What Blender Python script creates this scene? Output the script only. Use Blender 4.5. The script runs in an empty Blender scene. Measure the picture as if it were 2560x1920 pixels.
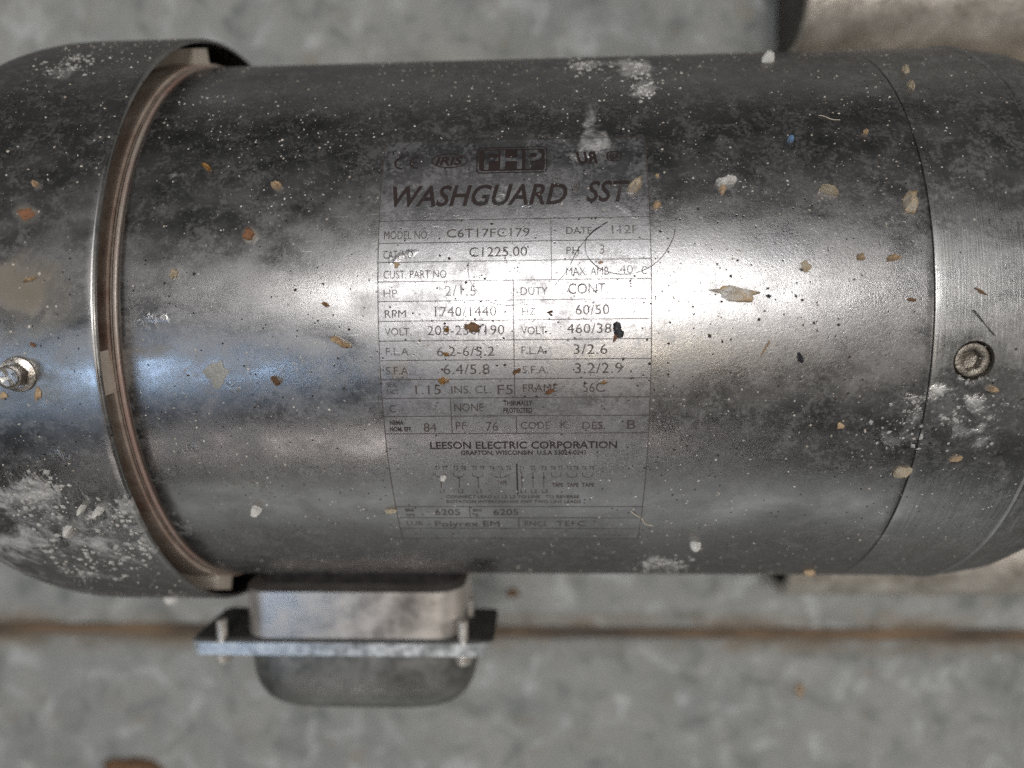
import bpy, bmesh, math, random
import numpy as np
from mathutils import Vector, Matrix, noise as mnoise

sc = bpy.context.scene
col = sc.collection
S = 0.083                      # radius of the motor shell in metres; meshes are drafted in shell radii and scaled at the end
R = math.radians
random.seed(7)

# ------------------------------------------------------------------ camera
CD, CA, CB, CC, CF = 3.00039853, -0.0834992, 0.04338750, -0.01126054, 1806.21718
def rotm(a, b, c):
    ca, sa, cb, sb, c_, s_ = math.cos(a), math.sin(a), math.cos(b), math.sin(b), math.cos(c), math.sin(c)
    return (np.array([[c_, -s_, 0], [s_, c_, 0], [0, 0, 1]]) @ np.array([[cb, 0, sb], [0, 1, 0], [-sb, 0, cb]])
            @ np.array([[1, 0, 0], [0, ca, -sa], [0, sa, ca]]))
RM = rotm(CA, CB, CC)
cd = bpy.data.cameras.new('camera'); cam = bpy.data.objects.new('camera', cd); col.objects.link(cam)
M4 = Matrix([list(RM[i]) + [0] for i in range(3)] + [[0, 0, 0, 1]])
cam.matrix_world = Matrix.Translation((0, 0, CD * S)) @ M4
cd.sensor_width = 36; cd.lens = 36 * CF / 2560
cd.clip_start = 0.005; cd.clip_end = 60
cd.dof.use_dof = True; cd.dof.focus_distance = 2.06 * S; cd.dof.aperture_fstop = 5.4
sc.camera = cam

# ------------------------------------------------------------------ world, lamps, exposure
w = bpy.data.worlds.new('World'); sc.world = w; w.use_nodes = True
w.node_tree.nodes['Background'].inputs[0].default_value = (.95, 1, 1.0, 1)
w.node_tree.nodes['Background'].inputs[1].default_value = 0.014
def lamp(name, ang, x, dist, sx, sy, power, colr, rot=0):
    """an area lamp over the motor, ang degrees from straight up towards +Y"""
    l = bpy.data.lights.new(name, 'AREA'); l.shape = 'RECTANGLE'; l.size = sx; l.size_y = sy
    l.energy = power; l.color = colr
    o = bpy.data.objects.new(name, l); col.objects.link(o)
    o.location = (x, dist * math.sin(R(ang)), dist * math.cos(R(ang)))
    d = -Vector(o.location)
    # local x along world X, local -z to the motor
    z = -d.normalized(); xa = Vector((1, 0, 0)); xa = (xa - z * xa.dot(z)).normalized(); ya = z.cross(xa)
    o.rotation_euler = Matrix((xa, ya, z)).transposed().to_euler()
    return o
lamp('tube_lamp', 11, .02, 1.6, 1.1, .14, 5.4, (1, .985, .97))
lamp('bench_lamp', 10, .03, 1.5, .26, .12, 3.6, (1, .98, .95))
lamp('ceiling_panel', 14, .1, 1.9, 1.0, 1.1, 7.5, (.97, .98, 1))
lamp('warm_bulb', -8, .12, 1.5, .24, .10, 1.2, (1, .88, .70))
lamp('window_light', -17, -.95, 1.4, .7, .10, 2.0, (.50, .70, 1))
lamp('side_strip_lamp', -48, -.3, 1.7, 1.2, .12, 1.4, (1, .93, .90))
lamp('low_fill_lamp', -78, 0, 1.9, 2.2, .8, 2.8, (.95, 1, .97))  # added fill, low on the -Y side, to lift the lower half of the shell
lamp('right_fill_lamp', 0, 2.9, 1.5, 1.2, .2, 19, (1, .95, .89))  # added fill for the floor and the band under the cover lip
lamp('left_fill_lamp', 0, -2.7, 1.5, 1.2, .2, 8, (1, .97, .93))  # added floor fill, set where the shell does not mirror it
sc.view_settings.view_transform = 'Standard'; sc.view_settings.look = 'None'
sc.view_settings.exposure = 0.14; sc.view_settings.gamma = 1
sc.cycles.use_denoising = False

# ------------------------------------------------------------------ picture geometry helpers (photo pixel -> point on the real surface)
O = np.array([0, 0, CD])
def ray(u, v):
    d = np.array([(u - 1280) / CF, -(v - 960) / CF, -1.0]); d /= np.linalg.norm(d)
    return RM @ d
def hit(u, v, r=1.0):
    """full-size photo pixel -> (X, theta) on a cylinder of radius r about the X axis"""
    d = ray(u, v); A = d[1]**2 + d[2]**2; B = d[2] * CD; C = CD * CD - r * r
    t = (-B - math.sqrt(max(B * B - A * C, 0))) / A
    q = O + t * d
    return q[0], math.atan2(q[1], q[2])
K = 2560 / 2212
def hd(u, v, r=1.0): return hit(u * K, v * K, r)
def floor_at(u, v, z):
    d = ray(u * K, v * K); t = (z - CD) / d[2]; q = O + t * d
    return q[0], q[1]
def cyl(x, th, r=1.0): return (x, r * math.sin(th), r * math.cos(th))

# ------------------------------------------------------------------ object helpers
ALL = []
def mesh_obj(name, verts, faces, mat, parent=None, smooth=True, uv=None, sharp=40):
    me = bpy.data.meshes.new(name); me.from_pydata([tuple(v) for v in verts], [], faces)
    return link_mesh(name, me, mat, parent, smooth, sharp)
def link_mesh(name, me, mat, parent=None, smooth=True, sharp=40):
    me.validate(); me.name = name
    if not me.materials: me.materials.append(mat)
    else: me.materials[0] = mat
    if smooth:
        me.polygons.foreach_set('use_smooth', [True] * len(me.polygons))
        if sharp: me.set_sharp_from_angle(angle=R(sharp))
    o = bpy.data.objects.new(name, me); col.objects.link(o); ALL.append(o)
    if parent: o.parent = parent
    return o
def tag(o, label=None, cat=None, group=None, kind=None):
    for k, v in (('label', label), ('category', cat), ('group', group), ('kind', kind)):
        if v: o[k] = v
    return o
def empty(name, loc=(0, 0, 0)):
    o = bpy.data.objects.new(name, None); col.objects.link(o); o.location = Vector(loc) * S; o.empty_display_size = .02
    return o
def bm_obj(name, bm, mat, parent=None, smooth=True, sharp=40):
    bmesh.ops.recalc_face_normals(bm, faces=bm.faces)
    me = bpy.data.meshes.new(name); bm.to_mesh(me); bm.free()
    return link_mesh(name, me, mat, parent, smooth, sharp)
def recenter(o, p):
    """move the object's origin to p (in shell radii) keeping the shape in place"""
    o.data.transform(Matrix.Translation(-Vector(p))); o.location = Vector(p) * S
def lathe(profile, n=256, closed=False):
    V = []; F = []
    m = len(profile)
    for j in range(n):
        a = 2 * math.pi * j / n
        for x, r in profile: V.append((x, r * math.sin(a), r * math.cos(a)))
    for j in range(n):
        k = (j + 1) % n
        for i in range(m if closed else m - 1):
            i2 = (i + 1) % m
            F.append((j * m + i, j * m + i2, k * m + i2, k * m + i))
    return V, F
def dense(profile, step):
    out = [profile[0]]
    for (x0, r0), (x1, r1) in zip(profile, profile[1:]):
        n = max(1, int(math.ceil(math.hypot(x1 - x0, r1 - r0) / step)))
        for i in range(1, n + 1): out.append((x0 + (x1 - x0) * i / n, r0 + (r1 - r0) * i / n))
    return out

# powder / stain patches lying on the metal: centre and half-size in the reduced photo (2212 wide), strength
POW = [(1270, 140, 42, 16, .75), (1370, 150, 50, 26, .95), (1385, 190, 40, 30, .9), (1275, 250, 20, 46, .9), (1275, 305, 36, 34, 1.05), (1255, 335, 44, 22, .9),
       (1020, 285, 40, 26, .30), (930, 255, 60, 30, .22), (390, 379, 45, 9, .60), (1115, 430, 55, 42, .42), (860, 552, 45, 36, .36), (990, 490, 70, 30, .2),
       (1430, 1220, 75, 22, .80), (320, 690, 45, 16, .42), (440, 965, 80, 14, .36), (510, 900, 8, 60, .32), (1900, 1160, 60, 22, .42),
       (1085, 1215, 90, 18, .35), (560, 1060, 80, 30, .2), (900, 1130, 60, 40, .15), (1340, 440, 80, 60, .15), (480, 800, 60, 70, .22),
       (2040, 850, 60, 16, .85), (2120, 875, 80, 30, .72), (2060, 905, 60, 34, .58), (2100, 945, 90, 40, .5), (1975, 880, 34, 44, .62), (1930, 930, 60, 50, .3),
       (2010, 960, 60, 50, .4), (2110, 820, 60, 14, .45),
       (130, 150, 70, 18, .55), (170, 128, 60, 14, .5), (160, 1150, 190, 70, .75), (70, 1090, 120, 60, .72), (90, 1050, 60, 34, .75), (280, 1110, 60, 50, .6),
       (320, 1170, 50, 44, .6), (60, 1190, 120, 60, .8), (120, 985, 70, 30, .40), (250, 1210, 90, 40, .55), (150, 1240, 120, 40, .6)]
STA = [(50, 620, 90, 70, .9), (60, 560, 60, 30, .5), (110, 680, 60, 60, .55), (30, 700, 50, 60, .5), (858, 801, 26, 22, .8), (540, 507, 18, 20, .9), (57, 462, 30, 20, 1.0), (100, 830, 50, 60, .4),
       (1740, 740, 60, 120, .25), (330, 760, 60, 20, .6), (450, 1040, 200, 50, .3)]
def add_patches(o, r=1.0):
    me = o.data; n = len(me.vertices)
    co = np.empty(n * 3, np.float64); me.vertices.foreach_get('co', co); co = co.reshape(-1, 3)
    # project every vertex into the photo frame once, to know which patches it carries
    q = (co - O) @ RM
    u = (1280 + CF * q[:, 0] / -q[:, 2]) / K; v = (960 - CF * q[:, 1] / -q[:, 2]) / K
    up = co[:, 2] > -.1
    for nm, L in (('powder', POW), ('stain', STA)):
        val = np.zeros(n)
        for (cu, cv, ru, rv, s) in L:
            d = ((u - cu) / ru)**2 + ((v - cv) / rv)**2
            val = np.maximum(val, s * (1.22 if nm == 'powder' else 1.1) * np.exp(-.75 * np.maximum(d - .15, 0)))
        val[~up] = 0
        a = me.attributes.new(nm, 'FLOAT', 'POINT'); a.data.foreach_set('value', val.astype(np.float32))

# ------------------------------------------------------------------ materials
class NT:
    def __init__(s, name):
        s.m = bpy.data.materials.new(name); s.m.use_nodes = True; s.t = s.m.node_tree; s.t.nodes.clear()
        s.out = s.n('ShaderNodeOutputMaterial')
    def n(s, typ, **kw):
        nd = s.t.nodes.new(typ)
        for k, v in kw.items():
            if k.startswith('i_'):
                key = k[2:]; key = int(key) if key.isdigit() else key.replace('_', ' ')
                s.put(nd.inputs[key], v)
            else: setattr(nd, k, v)
        return nd
    def put(s, sock, v):
        if isinstance(v, bpy.types.NodeSocket): s.t.links.new(v, sock)
        elif isinstance(v, (tuple, list)) and len(v) == 3 and sock.type == 'RGBA': sock.default_value = (*v, 1)
        else: sock.default_value = v
    def co(s, scale=(1, 1, 1), rot=(0, 0, 0)):
        tc = s.n('ShaderNodeTexCoord'); mp = s.n('ShaderNodeMapping')
        s.put(mp.inputs[0], tc.outputs['Object']); mp.inputs['Rotation'].default_value = rot
        mp.inputs['Scale'].default_value = tuple(x / S for x in scale)
        return mp.outputs[0]
    def noise(s, sc_, det=4, rough=.55, co=None, dist=0, off=None):
        nd = s.n('ShaderNodeTexNoise', i_Scale=sc_, i_Detail=det, i_Roughness=rough, i_Distortion=dist)
        s.put(nd.inputs['Vector'], co if co is not None else s.co()); return nd.outputs['Fac']
    def vor(s, sc_, co=None, rnd=1, feature='F1'):
        nd = s.n('ShaderNodeTexVoronoi', feature=feature, i_Scale=sc_, i_Randomness=rnd)
        s.put(nd.inputs['Vector'], co if co is not None else s.co()); return nd
    def mr(s, v, a, b, c=0., d=1., smooth=False):
        nd = s.n('ShaderNodeMapRange', interpolation_type='SMOOTHSTEP' if smooth else 'LINEAR')
        for i, x in enumerate((v, a, b, c, d)): s.put(nd.inputs[i], x)
        return nd.outputs[0]
    def ma(s, op, a, b=0., clamp=False):
        nd = s.n('ShaderNodeMath', operation=op, use_clamp=clamp); s.put(nd.inputs[0], a); s.put(nd.inputs[1], b); return nd.outputs[0]
    def mix(s, f, a, b, blend='MIX'):
        nd = s.n('ShaderNodeMix', data_type='RGBA', blend_type=blend); s.put(nd.inputs[0], f); s.put(nd.inputs[6], a); s.put(nd.inputs[7], b); return nd.outputs[2]
    def attr(s, nm): return s.n('ShaderNodeAttribute', attribute_name=nm).outputs['Fac']
    def bump(s, h, dist, strength=1, normal=None):
        nd = s.n('ShaderNodeBump', i_Strength=strength, i_Distance=dist * S, i_Height=h)
        if normal is not None: s.put(nd.inputs['Normal'], normal)
        return nd.outputs[0]
    def princ(s, **kw):
        nd = s.n('ShaderNodeBsdfPrincipled')
        for k, v in kw.items(): s.put(nd.inputs[k.replace('_', ' ')], v)
        s.put(s.out.inputs[0], nd.outputs[0]); return nd

def steel(name, haze=1.0, clean=(.52, .507, .50), dirty=(.235, .226, .222), r0=.18, r1=.36, grain=.00021, brushed=False, dirtbias=0., film=(.16, .155, .15)):
    t = NT(name)
    big = t.noise(2.3, 5, .6, dist=.4); mid = t.noise(7, 6, .6, t.co((.8, 1.3, 1.3)), dist=.3); fine = t.noise(46, 5, .7)
    gr = t.noise(290, 3, .7); gr2 = t.noise(130, 3, .65)
    smudge = t.ma('ADD', t.ma('MULTIPLY', big, .55), t.ma('MULTIPLY', mid, .45))
    smudge = t.mr(smudge, .34 - dirtbias, .70 - dirtbias, .12, .95)
    colr = t.mix(smudge, clean, dirty)
    colr = t.mix(t.mr(fine, .35, .7, 0, .35), colr, t.mix(.4, colr, (.10, .098, .10)))
    # tiny dark pits and pale dust dots
    v1 = t.vor(58); pit = t.ma('MULTIPLY', t.mr(v1.outputs['Distance'], .10, .17, 1, 0), t.mr(v1.outputs['Color'], .0, 1., 0, 1))
    pitsel = t.n('ShaderNodeSeparateColor'); t.put(pitsel.inputs[0], v1.outputs['Color'])
    pit = t.ma('MULTIPLY', t.mr(v1.outputs['Distance'], .09, .20, 1, 0), t.mr(pitsel.outputs[0], .80, .82, 0, 1))
    wob = t.n('ShaderNodeTexNoise', i_Scale=90., i_Detail=2.); t.put(wob.inputs['Vector'], t.co()); wv = t.n('ShaderNodeVectorMath', operation='MULTIPLY_ADD'); t.put(wv.inputs[0], wob.outputs['Color']); wv.inputs[1].default_value = (.016, .016, .016); t.put(wv.inputs[2], t.co((.75, 1, 1), (.3, .5, .2))); v2 = t.vor(95, wv.outputs[0]); s2 = t.n('ShaderNodeSeparateColor'); t.put(s2.inputs[0], v2.outputs['Color'])
    dot = t.ma('MULTIPLY', t.mr(v2.outputs['Distance'], .05, .22, 1, 0), t.mr(s2.outputs[1], .80, 1.1, 0, 1))
    # scratches: very stretched noise, two directions
    sA = t.noise(1, 2, .5, t.co((10, 150, 150), (0, 0, R(-38)))); sB = t.noise(1, 2, .5, t.co((5, 190, 190), (0, 0, R(24))))
    scr = t.ma('MAXIMUM', t.mr(sA, .69, .74, 0, 1), t.mr(sB, .70, .75, 0, 1))
    scr = t.ma('MULTIPLY', scr, t.mr(t.noise(3.1, 2, .5, t.co((1, 1, 1), (.4, 0, 0))), .5, .62, 0, 1))
    hz = t.ma('ADD', t.ma('MULTIPLY', t.noise(16, 7, .72, t.co((1, 1, 1), (.5, .2, .1)), dist=.5), .6), t.ma('MULTIPLY', t.noise(85, 3, .7), .4))
    hz = t.ma('MULTIPLY', t.mr(hz, .44, .62, 0, 1, True), t.mr(big, .30, .66, .35, 1.0))
    hz = t.ma('MULTIPLY', hz, .27 * haze, True)
    hcol = t.mix(t.noise(4, 3, .5, t.co((1, 1, 1), (0, .3, .6))), (.20, .185, .19), (.24, .235, .215))
    colr = t.mix(hz, colr, hcol)
    pw = t.attr('powder'); st = t.attr('stain')
    pn = t.ma('ADD', t.ma('MULTIPLY', t.noise(10, 5, .62, dist=.6), .78), t.ma('MULTIPLY', t.noise(38, 3, .6), .22))
    pn2 = t.mr(pn, .36, .64, 0, 1); pm = t.mr(t.ma('ADD', t.ma('MULTIPLY', pw, .62), t.ma('MULTIPLY', pn2, .62)), .62, 1.18, 0, .80, True)
    pm = t.ma('MULTIPLY', pm, t.mr(pw, .02, .2, 0, 1))
    sm = t.ma('MULTIPLY', t.mr(t.ma('ADD', t.ma('MULTIPLY', st, .6), t.ma('MULTIPLY', pn, .8)), .52, 1.0, 0, .9, True), t.mr(st, .02, .2, 0, 1))
    colr = t.mix(t.ma('MULTIPLY', scr, .22), colr, (.72, .71, .70))
    colr = t.mix(pit, colr, (.03, .028, .03))
    colr = t.mix(t.ma('MULTIPLY', sm, .75), colr, (.17, .135, .085))
    colr = t.mix(t.ma('MULTIPLY', dot, .7), colr, (.46, .43, .40))
    colr = t.mix(pm, colr, t.mix(t.mr(fine, .35, .65, 0, 1), (.27, .26, .25), (.58, .56, .54)))
    nonmetal = t.ma('MAXIMUM', t.ma('MAXIMUM', pm, t.ma('MULTIPLY', sm, .6)), t.ma('MAXIMUM', t.ma('MULTIPLY', dot, .8), t.ma('MAXIMUM', hz, t.ma('MULTIPLY', smudge, .08))))
    metal = t.ma('SUBTRACT', 1., nonmetal, True)
    rough = t.mr(mid, .3, .7, r0, r1)
    rough = t.ma('ADD', rough, t.ma('MULTIPLY', smudge, .06))
    rough = t.ma('ADD', rough, t.ma('MULTIPLY', hz, .25)); rough = t.ma('MAXIMUM', rough, t.ma('MULTIPLY', t.ma('MAXIMUM', pm, t.ma('MULTIPLY', sm, .7)), .85))
    h = t.ma('ADD', t.ma('MULTIPLY', gr, 1.0), t.ma('MULTIPLY', gr2, .9))
    h = t.ma('ADD', h, t.ma('MULTIPLY', dot, 1.6)); h = t.ma('ADD', h, t.ma('MULTIPLY', hz, 1.2 / max(haze, .1))); h = t.ma('SUBTRACT', h, t.ma('MULTIPLY', pit, 1.2)); h = t.ma('SUBTRACT', h, t.ma('MULTIPLY', scr, .5))
    if brushed:
        tc = t.n('ShaderNodeTexCoord'); sx = t.n('ShaderNodeSeparateXYZ'); t.put(sx.inputs[0], t.co((1, 1, 1)))
        br = t.noise(1, 3, .7, t.co((260, 4, 4)))
        h = t.ma('ADD', t.ma('MULTIPLY', h, .5), t.ma('MULTIPLY', br, 1.6))
        colr = t.mix(t.mr(br, .3, .7, 0, .35), colr, t.mix(.6, colr, (.8, .78, .74)))
    sxx = t.n('ShaderNodeSeparateXYZ'); t.put(sxx.inputs[0], t.co())
    h = t.ma('MULTIPLY', h, t.mr(t.ma('ADD', sxx.outputs[0], t.ma('MULTIPLY', big, 1.2)), -.25, .45, .35, 1.35, True))
    nrm = t.bump(h, grain)
    nrm = t.bump(t.ma('ADD', t.ma('MULTIPLY', pm, t.ma('ADD', .5, fine)), t.ma('MULTIPLY', sm, .2)), .005, .8, nrm)
    nrm = t.bump(t.noise(4, 2, .5), .004, .5, nrm)
    t.princ(Base_Color=colr, Metallic=metal, Roughness=rough, Normal=nrm, Specular_Tint=(.42, .40, .40))
    return t.m

M = {}
M['shell'] = steel('dirty_brushed_stainless')
M['plate'] = steel('etched_rating_plate', haze=1.42, r0=.235, r1=.40, clean=(.51, .50, .505), dirty=(.26, .25, .255))
M['cover'] = steel('dirty_fan_cover_steel', dirty=(.22, .212, .20), r0=.20, r1=.38, dirtbias=.03)
M['bracket'] = steel('turned_bracket_steel', clean=(.55, .545, .54), dirty=(.24, .235, .23), brushed=True, r0=.22, r1=.36, grain=.00021)
def simple(name, c1, c2, rough=.6, metal=0., scale=20, bump=.004, rr=.15, trans=0, spec=.5, det=6):
    t = NT(name); n = t.noise(scale, det, .65); n2 = t.noise(scale * 5, 4, .6)
    c = t.mix(t.mr(n, .35, .65, 0, 1), c1, c2)
    t.princ(Base_Color=c, Roughness=t.mr(n2, .3, .7, max(rough - rr, .05), min(rough + rr, 1)), Metallic=metal, Transmission_Weight=trans, Specular_IOR_Level=spec,
            Normal=t.bump(t.ma('ADD', n, t.ma('MULTIPLY', n2, .4)), bump))
    return t.m
M['bronze'] = simple('dirty_end_shield', (.66, .56, .47), (.30, .18, .14), .42, .2, 6, .004)
M['lug'] = simple('pale_lug', (.72, .65, .56), (.60, .52, .44), .5, .1, 8, .003)
M['gasket'] = simple('red_brown_sealant', (.34, .20, .165), (.40, .35, .31), .45, .2, 3, .006)
M['ridge'] = simple('pale_steel_bead', (.62, .56, .50), (.40, .34, .30), .35, .8, 10, .002)
M['dark'] = simple('gap_shade_black', (.012, .011, .011), (.028, .025, .024), .85, 0, 20, .004, spec=.08)  # shade tone for the box neck; also colours the core
M['screw'] = simple('dull_zinc_screw', (.52, .49, .45), (.28, .25, .22), .34, .9, 14, .004)
M['capscrew'] = simple('oxidised_cap_screw', (.30, .27, .23), (.17, .145, .12), .42, .8, 22, .006)
M['box'] = simple('satin_stainless_box', (.64, .59, .545), (.60, .555, .51), .36, .85, 1.2, .0006)
M['flange'] = simple('cast_flange_edge', (.80, .83, .85), (.66, .69, .71), .34, .8, 5, .001)
M['cover_grey'] = simple('grimy_box_cover', (.27, .265, .25), (.13, .13, .12), .42, .75, 4, .001)
M['rubber'] = simple('black_gasket_rubber', (.022, .022, .022), (.05, .048, .045), .7, 0, 12, .003)
M['bolt'] = simple('bright_screw', (.72, .68, .62), (.55, .50, .45), .35, .7, 8, .003)
M['foot'] = simple('galvanised_base', (.66, .60, .53), (.34, .30, .25), .40, .60, 7, .008)
M['shade_sheet'] = simple('hollow_shade_brown', (.10, .088, .075), (.07, .06, .052), .6, .2, 5, .004)  # shade inside the base's hollow end, given as a colour
def glassy():
    t = NT('glassy_husk_skin'); p = t.n('ShaderNodeBsdfPrincipled'); n = t.noise(22, 5, .6)
    t.put(p.inputs['Base Color'], t.mix(t.mr(n, .4, .62, 0, 1), (.62, .56, .46), (.50, .32, .14))); t.put(p.inputs['Roughness'], .22); t.put(p.inputs['Normal'], t.bump(n, .02))
    tr = t.n('ShaderNodeBsdfTransparent'); mx = t.n('ShaderNodeMixShader'); t.put(mx.inputs[0], t.mr(n, .3, .65, .30, .9)); t.put(mx.inputs[1], tr.outputs[0]); t.put(mx.inputs[2], p.outputs[0])
    t.put(t.out.inputs[0], mx.outputs[0]); return t.m
M['glassy'] = glassy()
M['tan'] = simple('tan_husk', (.46, .33, .20), (.27, .17, .09), .5, 0, 30, .008)
M['pale'] = simple('pale_husk', (.58, .50, .38), (.40, .30, .17), .30, 0, 34, .012, trans=.2)
M['amber'] = simple('amber_crystal', (.46, .25, .07), (.24, .11, .03), .2, 0, 30, .006, trans=.25)
M['brown'] = simple('brown_flake', (.19, .10, .045), (.10, .05, .022), .6, 0, 40, .008)
M['rust'] = simple('orange_rust', (.28, .125, .06), (.17, .08, .04), .75, 0, 40, .010)
M['soot'] = simple('black_grime_lump', (.012, .013, .016), (.035, .035, .04), .35, 0, 30, .008)
M['white'] = simple('chalky_white', (.66, .64, .60), (.46, .44, .41), .85, 0, 30, .012)
M['chalk'] = simple('grey_chalk_crumbs', (.50, .48, .45), (.30, .285, .27), .85, 0, 30, .012)
M['grey'] = simple('grey_smear', (.25, .25, .23), (.31, .30, .27), .5, .3, 25, .006)
M['blue'] = simple('blue_paint_chip', (.12, .22, .36), (.09, .16, .27), .5, 0, 30, .004)
M['hair'] = simple('dark_hair_fibre', (.02, .018, .016), (.04, .03, .025), .4, 0, 30, .0)
M['palehair'] = simple('pale_fibre', (.55, .48, .36), (.60, .52, .42), .4, 0, 30, .0)
M['grit'] = simple('pale_mineral_grit', (.62, .58, .53), (.40, .34, .28), .4, 0, 4, .004, det=2)
M['darkgrit'] = simple('dark_grit', (.03, .026, .024), (.07, .045, .03), .5, 0, 4, .004, det=2)
# engraved / printed lettering: thin dark print, worn through in places
def ink(name, c1, c2, thin=.0):
    t = NT(name)
    n = t.noise(30, 5, .7); n2 = t.noise(7, 4, .6)
    p = t.n('ShaderNodeBsdfPrincipled'); t.put(p.inputs['Base Color'], t.mix(n2, c1, c2)); t.put(p.inputs['Roughness'], .5); t.put(p.inputs['Specular IOR Level'], .35)
    t.put(p.inputs['Normal'], t.bump(t.noise(150, 3, .7), .0006))
    tr = t.n('ShaderNodeBsdfTransparent'); mx = t.n('ShaderNodeMixShader')
    wear = t.ma('ADD', t.ma('MULTIPLY', n, .6), t.ma('MULTIPLY', n2, .5))
    t.put(mx.inputs[0], t.mr(wear, .44 - thin, .70 - thin, .97, .30)); t.put(mx.inputs[1], tr.outputs[0]); t.put(mx.inputs[2], p.outputs[0])
    t.put(t.out.inputs[0], mx.outputs[0]); return t.m
M['ink'] = ink('worn_brown_print', (.050, .036, .030), (.085, .060, .048))
M['line'] = ink('thin_etched_line', (.055, .042, .036), (.09, .065, .05))
M['bold'] = ink('bold_brown_print', (.034, .021, .019), (.024, .017, .016), -.08)

def floor_mat():
    t = NT('grey_concrete')
    a = t.noise(2.2, 6, .6); b = t.noise(5.5, 5, .6, dist=.6); c = t.noise(40, 4, .6)
    c1 = t.mix(t.mr(a, .3, .7, 0, 1), (.238, .243, .234), (.335, .33, .31))
    c1 = t.mix(t.mr(b, .52, .70, 0, .60, True), c1, (.54, .555, .54))
    c1 = t.mix(t.mr(b, .48, .32, 0, .65, True), c1, (.130, .143, .130))
    c1 = t.mix(t.mr(t.noise(6, 3, .5, t.co((1, 1, 1), (.2, .1, .7))), .60, .70, 0, .35, True), c1, (.28, .225, .165))
    c1 = t.mix(t.mr(c, .35, .7, 0, .25), c1, (.16, .165, .15))
    sx = t.n('ShaderNodeSeparateXYZ'); t.put(sx.inputs[0], t.co())
    near = t.mr(t.ma('ABSOLUTE', t.ma('ADD', sx.outputs[1], 1.795)), .02, .17, 1, 0, True)
    rs = t.ma('MULTIPLY', near, t.mr(t.noise(3.5, 4, .6, t.co((.6, 1.5, 1))), .36, .62, .1, .9, True))
    c1 = t.mix(rs, c1, (.15, .105, .06))
    t.princ(Base_Color=c1, Roughness=.75, Normal=t.bump(t.ma('ADD', b, t.ma('MULTIPLY', c, .5)), .02))
    return t.m
M['floor'] = floor_mat()
M['joint'] = simple('rusty_dirt', (.20, .13, .075), (.065, .05, .038), .9, 0, 1.3, .03)

# ------------------------------------------------------------------ setting: floor slabs with a rusty joint
ZF = -1.08
def slab(name, y0, y1):
    bm = bmesh.new(); x = 30; b = .02
    pr = [(y0, ZF - .5), (y0, ZF - b), (y0 + b, ZF), (y1 - b, ZF), (y1, ZF - b), (y1, ZF - .5)]
    L = [bm.verts.new((-x, y, z)) for y, z in pr]; Q = [bm.verts.new((x, y, z)) for y, z in pr]
    for i in range(len(pr)):
        k = (i + 1) % len(pr); bm.faces.new((L[i], L[k], Q[k], Q[i]))
    bm.faces.new(L); bm.faces.new(Q[::-1])
    return tag(bm_obj(name, bm, M['floor'], smooth=False), kind='structure')
slab('floor', -1.768, 13); slab('floor', -30, -1.832)
V, F = [], []
rj = random.Random(3)
for i in range(400):
    x = -30 + 60 * i / 399
    V += [(x, -1.7685, ZF - .014 + rj.uniform(-.012, .012)), (x, -1.80, ZF - .010 + rj.uniform(-.012, .008)), (x, -1.8315, ZF - .016 + rj.uniform(-.012, .012))]
    if i: 
        k = 3 * i; F += [(k - 3, k, k + 1, k - 2), (k - 2, k + 1, k + 2, k - 1)]
tag(mesh_obj('floor_joint', V, F, M['joint']), kind='structure')

# ------------------------------------------------------------------ the motor
motor = empty('electric_motor', (0, 0, ZF))
tag(motor, 'dirty stainless electric motor with printed rating plate and side terminal box on concrete floor', 'electric motor')
def part(o):
    o.parent = motor; o.matrix_parent_inverse = Matrix.Translation((0, 0, -ZF * S)); return o

XS, XC, RC = 1.052, -1.209, 1.0952
# shell
pf = dense([(-1.203, .93), (-1.206, .975), (-1.203, .994), (-1.193, .9995)], .02) + dense([(-1.18, 1.0), (XS - .008, 1.0)], .016) + dense([(XS - .0028, .9992), (XS - .0016, .997), (XS - .0016, .94)], .02)
V, F = lathe(pf, 300)
shell = part(mesh_obj('motor_shell', V, F, M['shell'])); add_patches(shell)
V, F = lathe([(-1.30, .955), (XS + .05, .955)], 96)
part(mesh_obj('stator_core', V, F, M['dark']))
# drive end bracket with turned rim and chamfer
pf = [(XS + .0014, .94), (XS + .0014, .997), (XS + .0026, .9997)] + dense([(XS + .012, 1.0005), (1.372, 1.0005)], .02) + [(1.375, 1.0045), (1.381, 1.006), (1.386, 1.002)] + dense([(1.387, .992), (1.390, .992), (1.393, .997), (1.46, .994), (1.54, .980), (1.61, .950), (1.65, .915)], .03) + [(1.665, .87), (1.67, .60), (1.68, .58), (1.75, .56), (1.76, .2), (1.76, .16), (2.3, .16), (2.3, .001)]
V, F = lathe(pf, 256)
bracket = part(mesh_obj('end_bracket', V, F, M['bracket']))

def deps_mesh(o):
    bpy.context.view_layer.update()
    dg = bpy.context.evaluated_depsgraph_get()
    return bpy.data.meshes.new_from_object(o.evaluated_get(dg))
def cut(o, verts, faces):
    me = bpy.data.meshes.new('cutter'); me.from_pydata(verts, [], faces); bm = bmesh.new(); bm.from_mesh(me); bmesh.ops.recalc_face_normals(bm, faces=bm.faces); bm.to_mesh(me); bm.free()
    c = bpy.data.objects.new('cutter', me); col.objects.link(c)
    c.matrix_world = o.matrix_world
    md = o.modifiers.new('cut', 'BOOLEAN'); md.object = c; md.operation = 'DIFFERENCE'; md.solver = 'EXACT'
    new = deps_mesh(o); o.modifiers.clear(); old = o.data; o.data = new; new.name = old.name
    bpy.data.objects.remove(c); bpy.data.meshes.remove(me)
    new.polygons.foreach_set('use_smooth', [True] * len(new.polygons)); new.set_sharp_from_angle(angle=R(40))
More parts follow.
